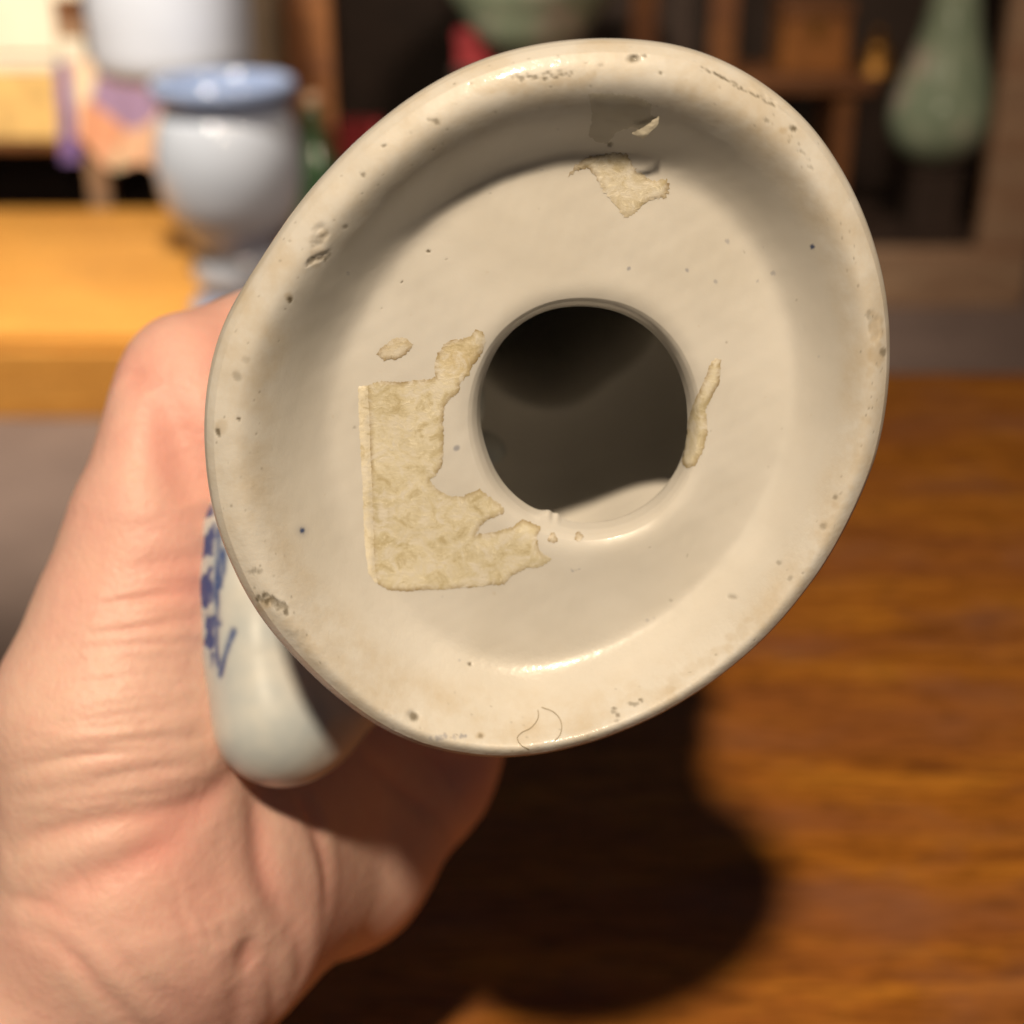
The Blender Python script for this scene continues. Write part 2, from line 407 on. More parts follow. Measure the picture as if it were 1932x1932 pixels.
celadon(1000, -190, 104, [(90, 0), (150, .08), (230, .3), (300, .55), (280, .8), (150, .95), (120, 1)], 'round grey green jar above the top edge of the held vase', 'dark plinth under the round green jar', cyv)

# wooden side table inside the cabinet
ty = 3.62; f0 = zr - .004
stl = thing('side_table', 'small reddish brown wooden side table inside the cabinet, left of the green vase', 'side table', (WY(1540, 300, ty)[0], ty + .15, f0))
ax_, bx_ = WY(1400, 160, ty)[0], WY(1655, 160, ty)[0]; zt0 = WY(1500, 176, ty)[2]; zt1 = WY(1500, 146, ty)[2]
box('top', (ax_, ty, zt0), (bx_, ty + .3, zt1), M_BROWN, stl)
for q in (1418, 1590):
    xx = WY(q, 300, ty)[0]; box('leg', (xx - .022, ty + .02, f0), (xx + .022, ty + .064, zt0 - .001), M_BROWN, stl)
    box('leg', (xx - .022, ty + .23, f0), (xx + .022, ty + .274, zt0 - .001), M_BROWN, stl)
# things on the side table
M_ORANGE = simple('orange_wood', (.26, .10, .025), .4); M_BRASS = simple('brass', (.30, .15, .04), .5, .2, 10, 0, 1)
bt = thing('brass_bell', 'small golden bell on the side table just left of the green vase', 'bell', tuple(WY(1662, 146, ty + .03)))
c0 = WY(1650, 145.5, ty + .06); c0[2] = zt1 + .001
bt.location = Vector(c0)
sb = 1.35e-3
lathe('body', spl([(38*sb, 0), (34*sb, 8*sb), (26*sb, 30*sb), (24*sb, 46*sb), (14*sb, 58*sb), (4*sb, 62*sb)], 24), c0, M_BRASS, bt, 32)
lathe('knob', spl([(3*sb, 62.1*sb), (8*sb, 68*sb), (9*sb, 76*sb), (2*sb, 82*sb)], 12), c0, M_BRASS, bt, 24)
bk2 = thing('carved_chest', 'orange brown wooden chest standing on the side table in the cabinet', 'chest', (WY(1530, 100, ty + .1)[0], ty + .15, zt1))
ca, cbx = WY(1475, 100, ty + .08)[0], WY(1600, 100, ty + .08)[0]
box('body', (ca, ty + .08, zt1 + .001), (cbx, ty + .26, zt1 + .13), M_ORANGE, bk2); box('lid', (ca - .006, ty + .072, zt1 + .132), (cbx + .006, ty + .268, zt1 + .17), M_BROWN, bk2)
box('lock_plate', ((ca + cbx) / 2 - .014, ty + .074, zt1 + .085), ((ca + cbx) / 2 + .014, ty + .079, zt1 + .125), M_BRASS, bk2, .001)
# upright chair back posts (ladder-back chair) behind top rim
chy = 3.75
ch = thing('wooden_chair', 'old brown wooden chair with upright back slats standing in the cabinet', 'chair', (WY(1290, 200, chy)[0], chy, f0))
for q, w, m in ((1215, .034, M_BROWN), (1290, .022, M_DARK), (1366, .034, M_BROWN)):
    xx = WY(q, 60, chy)[0]; box('back_slat' if m is M_DARK else 'back_post', (xx - w, chy, f0), (xx + w, chy + .035, 1.15), m, ch)
xa, xb = WY(1215, 60, chy)[0], WY(1366, 60, chy)[0]
box('seat', (xa - .03, chy - .26, .42 - .15), (xb + .03, chy - .002, .30), M_BROWN, ch)
for xx in (xa, xb): box('leg', (xx - .018, chy - .25, f0), (xx + .018, chy - .214, .268), M_BROWN, ch)
box('top_rail', (xa + .036, chy + .004, .98), (xb - .036, chy + .03, 1.05), M_BROWN, ch)
# cloth, bottles and panels to the left
M_RED = simple('red_cloth', (.30, .025, .03), .85)
def red(px0, px1, py0, py1, y, label):
    a = WY(px0, py1, y); b = WY(px1, py0, y); t = thing('red_box', label, 'box', ((a[0] + b[0]) / 2, y + .05, a[2]), 'red boxes in the cabinet')
    pt = thing('crate', 'dark crate under the ' + label.replace('dark ', ''), 'crate', ((a[0] + b[0]) / 2, y + .05, f0), 'dark crates under the red boxes')
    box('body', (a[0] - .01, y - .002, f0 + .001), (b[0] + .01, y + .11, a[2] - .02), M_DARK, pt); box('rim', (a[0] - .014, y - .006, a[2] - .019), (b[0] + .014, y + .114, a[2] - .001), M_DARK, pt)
    h = b[2] - a[2]
    box('body', (a[0], y, a[2]), (b[0], y + .1, b[2] - h * .3), M_RED, t); box('lid', (a[0] - .003, y - .003, b[2] - h * .3 + .001), (b[0] + .003, y + .103, b[2]), M_RED, t)
red(638, 715, 235, 300, 3.6, 'dark red box between the tall white vase and the held vase')
red(862, 945, 62, 130, 3.86, 'dark red box just above the rim of the held vase')
M_BOT = simple('dark_green_glass', (.025, .05, .025), .1)
bo = thing('green_bottle', 'dark green bottle to the right of the tall white vase', 'bottle', tuple(np.r_[WY(592, 260, 3.33)[:2], 0.001]))
b0 = np.r_[WY(592, 260, 3.33)[:2], 0.001]
zt = WY(592, 200, 3.33)[2]
lathe('body', spl([(.055, 0), (.06, .02), (.06, zt * .6), (.052, zt * .72), (.02, zt * .86), (.018, zt)], 30), b0, M_BOT, bo, 32)
lathe('stopper', [(.016, zt + .001), (.021, zt + .004), (.021, zt + .02), (.014, zt + .026)], b0, M_TAN, bo, 24)
M_TAUPE = simple('taupe_panel', (.22, .19, .15), .7); M_SLATE = simple('slate_panel', (.11, .12, .15), .6)
pa = WY(462, 132, 3.5); pb = WY(532, -60, 3.5)
pn = thing('leaning_board', 'taupe board with slate edge between the lampshade and the cabinet', 'board', ((pa[0] + pb[0]) / 2, 3.5, 0.001))
box('panel', (pa[0], 3.5, .001), (pb[0], 3.53, 1.2), M_TAUPE, pn); box('edge_strip', (pb[0] + .001, 3.495, .001), (WY(563, 50, 3.5)[0], 3.535, 1.21), M_SLATE, pn)

# ================================================================== the held vase
A = CX * -.05 + CU * .28 + CF * .96; A /= np.linalg.norm(A)
E1 = CX - A * (CX @ A); E1 /= np.linalg.norm(E1); E2 = np.cross(A, E1); E2 = E2 if E2 @ CU > 0 else -E2
# local frame: x right, y = E1 x ... keep right handed with z pointing out of the base (toward viewer)
Zo = -A; Yo = np.cross(Zo, E1)
if Yo @ CU < 0: E1 = E1
MV = Matrix([[E1[i], Yo[i], Zo[i], BASE[i]] for i in range(3)] + [[0, 0, 0, 1]])
def vloc(px, py, depth):                 # pixel ray onto the plane `depth` inside the base, in vase axes
    r = ray(px, py); d = ((BASE + A * depth - CO) @ A) / (r @ A); p = CO + r * d - BASE
    return np.array([p @ E1, p @ Yo])
def vworld(x, y, depth): return BASE + E1 * np.asarray(x)[..., None] + Yo * np.asarray(y)[..., None] + A * np.asarray(depth)[..., None]

outer_px = [(1150,72),(1300,88),(1400,130),(1480,185),(1540,245),(1600,340),(1640,430),(1665,520),(1678,640),(1672,740),(1655,840),(1620,930),(1570,1030),(1500,1130),(1400,1235),(1300,1310),(1200,1363),(1100,1400),(1000,1421),(930,1427),(850,1417),(770,1398),(700,1362),(640,1318),(570,1252),(490,1160),(440,1070),(405,980),(388,880),(385,780),(396,690),(425,600),(460,540),(500,480),(555,397),(620,320),(700,242),(800,167),(900,115),(1020,82)]
hole_px = [(1105,566),(1180,580),(1250,630),(1290,700),(1303,790),(1285,880),(1230,945),(1180,970),(1100,980),(1020,958),(960,915),(920,840),(907,760),(920,690),(960,620),(1030,575)]
hole_px = [(x + 1, y + 20) for x, y in hole_px]
NTH = 900
def loop(pxs, depth, n=NTH, smooth=10):
    P = np.array([vloc(x, y, depth) for x, y in pxs]); c = P.mean(0)
    # centroid of the outline, then radius by angle
    th = np.arctan2(*(P - c).T[::-1]); r = np.linalg.norm(P - c, axis=1); o = np.argsort(th); th = th[o]; r = r[o]
    t3 = np.r_[th - 2*np.pi, th, th + 2*np.pi]; r3 = np.r_[r, r, r]
    u = np.linspace(-np.pi, np.pi, n, endpoint=False); R = np.interp(u, t3, r3)
    k = np.exp(-.5 * (np.arange(-40, 41) / smooth) ** 2); k /= k.sum()
    R = np.convolve(np.r_[R[-40:], R, R[:40]], k, 'valid')
    return c, u, R
oc, TH, OR = loop(outer_px, .0035, smooth=9); hc, _, HR = loop(hole_px, .0095, smooth=15)
dirs = np.stack([np.cos(TH), np.sin(TH)], 1)
OUT = oc + dirs * OR[:, None]; HOLE = hc + dirs * HR[:, None]
def ss(a, b, x): t = np.clip((x - a) / (b - a), 0, 1); return t * t * (3 - 2 * t)
FLOOR = .0088
prof_s = np.r_[0, .015, .035, .06, .10, .3, np.linspace(.53, .87, 24), .92, .955, .98, .993, 1.0]
_w = np.linspace(0, 1, 24)
prof_z = np.r_[.0128, .0110, .0099, .0093, .0090, .0092, .0095 * (1 - ss(0, 1, _w ** 1.05)), .0003, .0009, .0017, .0027, .0042]
NS = 330
s_fine = np.interp(np.linspace(0, 1, NS), [0, .1, .9, 1], [0, .05, .95, 1])
PZ = np.interp(s_fine, prof_s, prof_z)
kk = np.exp(-.5 * (np.arange(-24, 25) / 6.) ** 2); kk /= kk.sum()
PZs = np.convolve(np.r_[np.full(24, PZ[0]), PZ, np.full(24, PZ[-1])], kk, 'valid'); wgt = np.clip(np.minimum(np.arange(NS), np.arange(NS)[::-1]) / 30., 0, 1); PZs = PZ * (1 - wgt) + PZs * wgt; PZ = PZs
SS, TT = np.meshgrid(s_fine, np.arange(NTH), indexing='ij')
XY = HOLE[TT] * (1 - SS[..., None]) + OUT[TT] * SS[..., None]
wbot = np.exp(-((np.mod(TH + 1.75 + np.pi, 2 * np.pi) - np.pi) / .75) ** 2)[None, :]                # the dish runs wider towards the viewer's low side
ZZ = np.interp(SS - .085 * wbot * ss(.3, .6, SS) * (1 - ss(.84, .97, SS)), s_fine, PZ)
# hand-thrown unevenness
X, Y = XY[..., 0], XY[..., 1]
def vnoise(x, y, sc, seed, oct=3):
    out = np.zeros(x.shape); r = np.random.default_rng(seed)
    for o in range(oct):
        for _ in range(6):
            a = r.uniform(0, 2*np.pi); f = sc * 2**o * r.uniform(.7, 1.3); out += .5**o * np.sin((x*np.cos(a) + y*np.sin(a)) * f + r.uniform(0, 7)) / 6
    return out
ZZ += .0005 * vnoise(X, Y, 90, 1, 2) * ss(.05, .2, SS) + .00006 * vnoise(X, Y, 700, 2, 3)
rimw = ss(.7, .8, SS) * (1 - ss(.985, 1, SS))
ZZ += .00025 * vnoise(X, Y, 160, 3, 2) * rimw
# pixel position of every vertex, for placing marks where they are on the real base
Pw = vworld(X, Y, ZZ); rel = Pw - CO; dep = rel @ CF
PXX = 966 + (rel @ CX) / dep * FPX; PYY = 966 - (rel @ CU) / dep * FPX
dirt = np.zeros(X.shape); tan_ = np.zeros(X.shape); blue = np.zeros(X.shape); pit = np.zeros(X.shape)
wob = 3.0 * vnoise(X, Y, 2600, 5, 3); wob2 = 3.0 * vnoise(X, Y, 3100, 6, 3)
def spot(arr, x, y, rx, ry=None, ang=0, st=1.0, wb=1.0, soft=.45):
    ry = ry or rx; dx = PXX + wob * wb - x; dy = PYY + wob2 * wb - y; c, s_ = math.cos(ang), math.sin(ang)
    d = np.sqrt(((dx * c + dy * s_) / rx) ** 2 + ((-dx * s_ + dy * c) / ry) ** 2)
    np.maximum(arr, st * (1 - ss(1 - soft, 1 + soft, d)), out=arr)
R_ = random.Random(3)
def cluster(arr, x0, y0, x1, y1, n, r0, r1, st, spread=4):
    for i in range(n):
        t = (i + R_.random() * .8) / n
        spot(arr, x0 + (x1 - x0) * t + R_.uniform(-spread, spread), y0 + (y1 - y0) * t + R_.uniform(-spread, spread), R_.uniform(r0, r1), R_.uniform(r0, r1), 0, st * R_.uniform(.5, 1))
cluster(dirt, 968, 148, 1086, 138, 26, 2, 5, .75, 6); cluster(tan_, 900, 165, 1120, 150, 30, 5, 12, .5, 9)
spot(dirt, 1195, 112, 8, 6, 0, .75); spot(dirt, 1214, 104, 4, 3, 0, .8); spot(dirt, 1245, 139, 3.5, 3.5, 0, .8); spot(dirt, 1134, 122, 5, 4, 0, .3)
spot(dirt, 823, 230, 9, 5, .4, .6); spot(dirt, 811, 226, 6, 4, .4, .4); spot(dirt, 725, 275, 3.5, 3.5, 0, .8); spot(dirt, 686, 330, 6, 4, .6, .7); spot(dirt, 651, 428, 5, 4, 0, .6)
spot(dirt, 1151, 272, 4.5, 4.5, 0, .9); spot(dirt, 808, 474, 3.2, 2.8, 0, .9); spot(blue, 1186, 509, 4, 4, 0, .45); spot(blue, 1298, 509, 3.5, 3.5, 0, .4); spot(dirt, 759, 531, 2.4, 2.4, 0, .7)
cluster(dirt, 1324, 126, 1462, 200, 34, 1.6, 3.4, .95, 2.2); cluster(tan_, 1280, 160, 1480, 260, 26, 6, 14, .45, 12)
spot(dirt, 1497, 243, 5.5, 5, 0, .85); spot(tan_, 1478, 246, 9, 7, 0, .8); spot(dirt, 1446, 227, 5, 4, 0, .5); cluster(dirt, 1485, 255, 1535, 320, 10, 2, 4, .45, 7)
spot(blue, 1533, 466, 4.6, 4.6, 0, 1, .3); spot(blue, 1460, 515, 4, 4, 0, .3); spot(blue, 1372, 455, 4, 4, 0, .3); spot(blue, 1350, 530, 4, 4, 0, .3); spot(blue, 1430, 530, 3, 3, 0, .3)
cluster(tan_, 1652, 590, 1655, 680, 22, 5, 12, .85, 7); cluster(dirt, 1640, 590, 1634, 600, 5, 3, 5, .4, 4); spot(dirt, 1666, 665, 6, 8, 0, .6); cluster(tan_, 1645, 700, 1610, 900, 22, 5, 11, .35, 7)
spot(dirt, 547, 566, 5, 7, .3, .9); spot(tan_, 545, 560, 8, 10, 0, .7); spot(dirt, 447, 710, 10, 8, .8, .35); spot(dirt, 464, 679, 8, 8, 0, .2); spot(dirt, 450, 791, 3.8, 3.8, 0, .85); spot(dirt, 411, 816, 4.5, 8, -.4, .8); spot(tan_, 418, 805, 10, 14, .3, .5)
spot(blue, 570, 1001, 5.2, 5.2, 0, 1, .2); spot(blue, 570, 1002, 10, 10, 0, .25, .3, .9)
cluster(dirt, 468, 1080, 500, 1072, 9, 3, 6, .45, 4); cluster(dirt, 490, 1128, 542, 1152, 26, 3, 7, .8, 9); cluster(tan_, 488, 1150, 515, 1130, 9, 5, 9, .9, 6); cluster(tan_, 540, 1175, 600, 1230, 14, 6, 12, .45, 8); cluster(dirt, 545, 1190, 575, 1200, 6, 4, 8, .25, 6)
cluster(dirt, 578, 497, 622, 480, 14, 2.5, 5, .75, 4); cluster(dirt, 590, 465, 610, 435, 12, 3, 6, .35, 7); cluster(tan_, 590, 500, 612, 440, 12, 6, 10, .45, 8)
spot(dirt, 888, 1254, 3.5, 3.5, 0, .95); spot(blue, 861, 846, 6, 6, 0, .45); cluster(dirt, 1155, 1335, 1165, 1360, 4, 3, 5, .7, 4); cluster(dirt, 1188, 1328, 1212, 1324, 6, 2.5, 5, .7, 4)
spot(dirt, 780, 1353, 10, 9, .6, .8); spot(pit, 780, 1352, 13, 12, .6, 1); spot(dirt, 1381, 1127, 9, 3, .2, .4); spot(pit, 1381, 1126, 10, 4, .2, .6)
cluster(blue, 812, 1393, 885, 1389, 7, 3, 5.5, .5, 4); spot(tan_, 906, 1388, 8, 6, 0, .8); spot(dirt, 906, 1389, 4, 4, 0, .5)
cluster(tan_, 1430, 1170, 1260, 1300, 22, 6, 13, .4, 10); spot(dirt, 1471, 1062, 5, 4, 0, .4); spot(dirt, 1578, 937, 5, 5, 0, .5); spot(dirt, 1553, 993, 6, 5, 0, .4); spot(dirt, 1490, 1090, 5, 5, 0, .35); cluster(tan_, 1510, 1100, 1600, 920, 22, 5, 10, .35, 8)
for _ in range(150):                        # fine grit worn into the foot ring
    th = R_.uniform(0, 2*math.pi); i = int(th / (2*math.pi) * NTH) % NTH; j = int(np.searchsorted(s_fine, R_.uniform(.77, .97)))
    spot(dirt, PXX[j, i], PYY[j, i], R_.uniform(1.2, 2.6), R_.uniform(1.2, 2.6), 0, R_.uniform(.15, .5))
for _ in range(45):
    i = R_.randrange(NTH); j = int(np.searchsorted(s_fine, R_.uniform(.1, .7)))
    spot(R_.choice([dirt, blue, tan_]), PXX[j, i], PYY[j, i], R_.uniform(1.5, 3), R_.uniform(1.5, 3), 0, R_.uniform(.12, .35))
spot(pit, 600, 486, 24, 6, -.5, .6); spot(pit, 603, 447, 16, 22, .3, .5); spot(pit, 520, 1138, 20, 8, .4, .4); spot(pit, 1195, 112, 9, 8, 0, .7); spot(pit, 1650, 620, 9, 28, 0, .4); spot(pit, 1445, 185, 60, 5, .55, .4)
ZZ += pit * (.00035 + .0003 * vnoise(X, Y, 2500, 9, 2)) + dirt * .00008
# glaze chip standing up at the hole's lower edge
chip = np.exp(-(((PXX - 1046) / 30) ** 2 + ((PYY - 972) / 14) ** 2)) * (.6 + .5 * vnoise(X, Y, 2200, 12, 2))
XY2 = XY + (hc - XY) / np.linalg.norm(hc - XY, axis=-1, keepdims=True) * (chip * .0010)[..., None]
ZZ -= chip * .0004
Vb = vworld(XY2[..., 0], XY2[..., 1], ZZ).reshape(-1, 3)
idx = np.arange(NS * NTH).reshape(NS, NTH)
Fb = np.stack([idx[:-1], idx[1:], np.roll(idx, -1, 1)[1:], np.roll(idx, -1, 1)[:-1]], -1).reshape(-1, 4)

VASE = thing('vase', 'white ceramic vase held with its round holed underside facing the viewer', 'vase', M=MV)

cer = NT('unglazed_base')
v = cer.coord(); nA = cer.noise(v, 60, 4, .55); nB = cer.noise(v, 900, 3, .6); nC = cer.noise(v, 22, 3)
base = cer.ramp(nA, [(.3, (.63, .60, .55)), (.7, (.725, .70, .66))])
base = cer.mix(cer.math('MULTIPLY', cer.ramp(nC, [(.4, (0, 0, 0)), (.68, (1, 1, 1))]), .4), base, (.58, .58, .58, 1))
base = cer.mix(cer.math('MULTIPLY', cer.attr('rim'), cer.ramp(cer.noise(v, 140, 5, .65), [(.42, (0, 0, 0)), (.74, (.62, .62, .62))])), base, (.52, .42, .28, 1))
base = cer.mix(cer.math('MULTIPLY', cer.attr('stain'), .55), base, (.42, .31, .16, 1))
base = cer.mix(cer.attr('dirt'), base, (.11, .085, .045, 1))
base = cer.mix(cer.attr('speck'), base, (.03, .06, .17, 1))
cer.set(Base_Color=base, Roughness=cer.math('MULTIPLY_ADD', cer.attr('rim'), .12, .36), Coat_Weight=.22, Coat_Roughness=.10, Subsurface_Weight=.12, Subsurface_Radius=(.003, .0025, .002), Subsurface_Scale=.3)
cer.bump(cer.math('MULTIPLY', nB, cer.math('MULTIPLY_ADD', cer.attr('grit'), .75, .18)), .16, .0006)
base_o = mesh('underside', Vb, Fb, cer.m, VASE)
def fattr(o, name, arr):
    a = o.data.attributes.new(name, 'FLOAT', 'POINT'); a.data.foreach_set('value', np.clip(arr, 0, 1).astype(np.float32).ravel())
fattr(base_o, 'dirt', dirt); fattr(base_o, 'stain', tan_); fattr(base_o, 'speck', blue); fattr(base_o, 'rim', rimw)
low = ss(.2, -.6, np.sin(TH))[None, :]
fattr(base_o, 'grit', rimw * (.25 + .75 * low) + wbot * ss(.5, .62, SS) * (1 - ss(.72, .84, SS)))

# outer wall of the vase
gl = NT('painted_glaze')
v = gl.coord(); vv = gl.coord((1, 1, .45)); nn = gl.noise(vv, 70, 3, .5, 1.2); n3 = gl.noise(v, 18, 3)
sepx = gl.n('ShaderNodeSeparateXYZ'); gl.l(v, sepx.inputs[0])
line = gl.ramp(gl.math('ABSOLUTE', gl.math('SUBTRACT', nn, .5)), [(.0, (1, 1, 1)), (.028, (1, 1, 1)), (.055, (0, 0, 0))])
ring = gl.ramp(gl.math('MULTIPLY', sepx.outputs[2], -100), [(.35, (0, 0, 0)), (.45, (1, 1, 1)), (.85, (1, 1, 1)), (.95, (0, 0, 0))])
patt = gl.math('MAXIMUM', gl.math('MULTIPLY', line, gl.ramp(n3, [(.45, (0, 0, 0)), (.55, (1, 1, 1))])), ring)
gl.set(Base_Color=gl.mix(patt, (.72, .73, .72, 1), (.035, .075, .26, 1)), Roughness=.1, Coat_Weight=.5, Coat_Roughness=.04)
n_out = 240; st = np.linspace(0, NTH, n_out, endpoint=False).astype(int)
prof = spl([(.0042, 1.0), (.0075, .998), (.0125, .965), (.016, .88), (.024, .80), (.034, .79), (.05, .79), (.066, .785), (.085, .77), (.105, .76), (.125, .72), (.142, .60), (.155, .47), (.170, .42), (.182, .46), (.188, .45), (.190, .35), (.191, .02)], 90)
Vo = []
for dz, k in prof:
    rnd = ss(.006, .022, dz); Rm = OR.mean()
    r = OR[st] * (1 - rnd) + np.minimum(OR[st], Rm) * .97 * rnd
    p = oc + dirs[st] * (r * k)[:, None]; Vo.append(vworld(p[:, 0], p[:, 1], np.full(n_out, dz)))
Vo = np.concatenate(Vo); ii = np.arange(len(prof) * n_out).reshape(len(prof), n_out)
Fo = np.stack([ii[:-1], ii[1:], np.roll(ii, -1, 1)[1:], np.roll(ii, -1, 1)[:-1]], -1).reshape(-1, 4)
mesh('body', Vo, Fo, gl.m, VASE)
# inner wall, seen through the hole
inn = NT('raw_inside'); v = inn.coord(); n = inn.noise(v, 40, 4)
inn.set(Base_Color=inn.ramp(n, [(.3, (.74, .71, .66)), (.7, (.80, .77, .72))]), Roughness=.7); inn.bump(inn.noise(v, 260, 4, .6), .25, .0006)
hs = HOLE[st]
prf_in = spl([(.0128, 0), (.0138, .02), (.0146, .10), (.0148, .5), (.0158, .93), (.020, 1.0), (.034, .99), (.046, .96), (.056, .90), (.063, .80), (.0675, .67), (.069, .56)], 90)
prf_neck = [(.069, .56), (.071, .535), (.08, .53), (.12, .53), (.16, .53), (.161, .01)]
RI = .0303; IC0 = oc * .5 + hc * .5 + np.array([-.005, .0]); Vi = []
for dz, k in list(prf_in) + prf_neck[1:]:
    IC = IC0 + np.array([.20, .10]) * max(0, min(dz, .07) - .02); RK = RI * (1 - .12 * np.exp(-((TH[st] + .95) / .42) ** 2))[:, None]; ring_ = IC + dirs[st] * RK * k
    p = hs * (1 - k) + (IC + dirs[st] * RK) * k if (k <= 1 and dz < .0159) else ring_
    Vi.append(vworld(p[:, 0], p[:, 1], np.full(n_out, dz)))
m_in = len(Vi); Vi = np.concatenate(Vi); ii = np.arange(m_in * n_out).reshape(m_in, n_out)
Fi = np.stack([np.roll(ii, -1, 1)[:-1], np.roll(ii, -1, 1)[1:], ii[1:], ii[:-1]], -1).reshape(-1, 4)
mesh('inner_wall', Vi, Fi, inn.m, VASE)

# handle
hq = lambda px, py, d: W(px, py, d)
hp = [(520, 905, .222, .0055), (478, 1010, .219, .0070), (482, 1120, .217, .0074), (492, 1240, .216, .0077), (516, 1354, .215, .0082), (536, 1368, .218, .0080), (588, 1335, .222, .0078), (700, 1250, .227, .0072), (790, 1080, .228, .0066), (900, 880, .236, .0066)]
hseg = [(hq(*hp[i][:3]), hq(*hp[i + 1][:3]), hp[i][3], hp[i + 1][3]) for i in range(len(hp) - 1)]
fh, lo, hi = make_sdf([(.004, .005, hseg), (.003, .003, [(hq(520, 905, .216), hq(820, 760, .220), .005, .008)])])
Vh, Fh = surface_net(fh, lo, hi, .0011); Vh = snap(fh, Vh, 1); Vh, Fh = subdivide(Vh, Fh); Vh = snap(fh, Vh, 1)
leafL = [np.array([trace(fh, x, y, .17) for x, y in L]) for L in ([(412, 1000), (410, 1070), (406, 1140), (402, 1200), (406, 1255)], [(438, 1192), (424, 1225), (410, 1275)], [(418, 1040), (420, 1075), (412, 1105)])if all(trace(fh, x, y, .17) is not None for x, y in L)]
hb = np.zeros(len(Vh))
for L in leafL:
    d, t = poly_dist(Vh, L); hb = np.maximum(hb, 1 - ss(-.0001, .0011, d + .00025 * vnoise(Vh[:, 0], Vh[:, 2], 1500, 4, 2)))
rel = Vh - CO; hx = 966 + (rel @ CX) / (rel @ CF) * FPX; hy = 966 - (rel @ CU) / (rel @ CF) * FPX
edge = ss(412, 396, hx + 10 * vnoise(Vh[:, 1], Vh[:, 2], 1800, 8, 2)) * ss(1275, 1230, hy) * (.55 + .45 * np.sign(vnoise(Vh[:, 1], Vh[:, 2], 1100, 18, 2)))
hb = np.maximum(hb, np.clip(edge, 0, 1))
nrm = grad(fh, Vh); Vh = Vh - nrm * (hb * .00022)[:, None] + nrm * (.0005 * vnoise(Vh[:, 0], Vh[:, 1], 260, 3, 2))[:, None]
hm = NT('handle_glaze'); v = hm.coord(); n = hm.noise(v, 55, 3)
hm.set(Base_Color=hm.mix(hm.attr('brush'), hm.ramp(n, [(.42, (.69, .69, .66)), (.60, (.47, .52, .55))]), (.03, .07, .24, 1)), Roughness=.3, Coat_Weight=.18, Coat_Roughness=.06)
hob = mesh('handle', Vh, Fh, hm.m, VASE); fattr(hob, 'brush', hb)

# ------------------------------------------------------------------ sticker remains on the base
bvh = BVHTree.FromPolygons([Vector(v) for v in Vb], [tuple(map(int, f)) for f in Fb])
def z5(L): return [(654 + x * .3906, 604 + y * .3906) for x, y in L]
def z2(L): return [(654 + x * .3385, y * .3385) for x, y in L]
def patch(name, pts, mat, label, thick=.00028, step=5, rough=2.2, seed=1, lift=None):
    r = random.Random(seed); P = []
    for i in range(len(pts)):
        a = np.array(pts[i]); b = np.array(pts[(i + 1) % len(pts)]); n = max(1, int(np.linalg.norm(b - a) / 3.0))
        for k in range(n):
            q = a + (b - a) * k / n; P.append(q + np.array([r.uniform(-1, 1), r.uniform(-1, 1)]) * rough * (0 if (i == 0 and rough < 0) else 1))
    P = np.array(P); lo = P.min(0); hi = P.max(0)
    inside = []
    gx, gy = np.meshgrid(np.arange(lo[0], hi[0], step), np.arange(lo[1], hi[1], step))
    g = np.stack([gx.ravel(), gy.ravel()], 1) + rng.uniform(-1, 1, (gx.size, 2))
    x, y = g.T; c = np.zeros(len(g), bool); Q = np.roll(P, 1, 0); dm = np.full(len(g), 1e9)
    for (xa, ya), (xb, yb) in zip(P, Q):
        m = ((ya > y) != (yb > y)); c ^= m & (x < (xb - xa) * (y - ya) / (yb - ya + 1e-12) + xa)
        dm = np.minimum(dm, np.hypot(x - xa, y - ya))
    g = g[c & (dm > 2.5)]; dmi = dm[c & (dm > 2.5)]
    pts2 = [Vector(p) for p in P] + [Vector(p) for p in g]; nP = len(P)
    vv, ee, ff, *_ = delaunay_2d_cdt(pts2, [(i, (i + 1) % nP) for i in range(nP)], [], 1, 1e-6)
    out = []
    for k, p in enumerate(vv):
        rr_ = ray(p.x, p.y); h, nn_, _, _ = bvh.ray_cast(Vector(CO), Vector(rr_).normalized())
        sx = 1 if p.x > 1105 else -1; k_ = 0
        while h is None and k_ < 20:
            k_ += 1; h, nn_, _, _ = bvh.ray_cast(Vector(CO), Vector(ray(p.x + sx * 2 * k_, p.y)).normalized())
        if h is None: h = Vector(W(p.x, p.y, .17)); nn_ = Vector(-A)
        if nn_.dot(Vector(CF)) > 0: nn_ = -nn_
        dd = float(np.min(np.hypot(P[:, 0] - p.x, P[:, 1] - p.y)))
        t = thick * .35 * min(1, dd / 8) + .00004 + thick * .12 * float(vnoise(np.array([p.x]), np.array([p.y]), .12, 3, 2)[0])
        if lift: t += lift(p.x, p.y)
        out.append(h + nn_ * t)
    o = mesh(name, [tuple(p) for p in out], [f for f in ff], mat, VASE)
    ed = []
    for v_ in vv: ed.append(1 - min(1, float(np.min(np.hypot(P[:, 0] - v_.x, P[:, 1] - v_.y))) / 9))
    fattr(o, 'torn', np.array(ed))
    if label: o['label'] = label
    return o
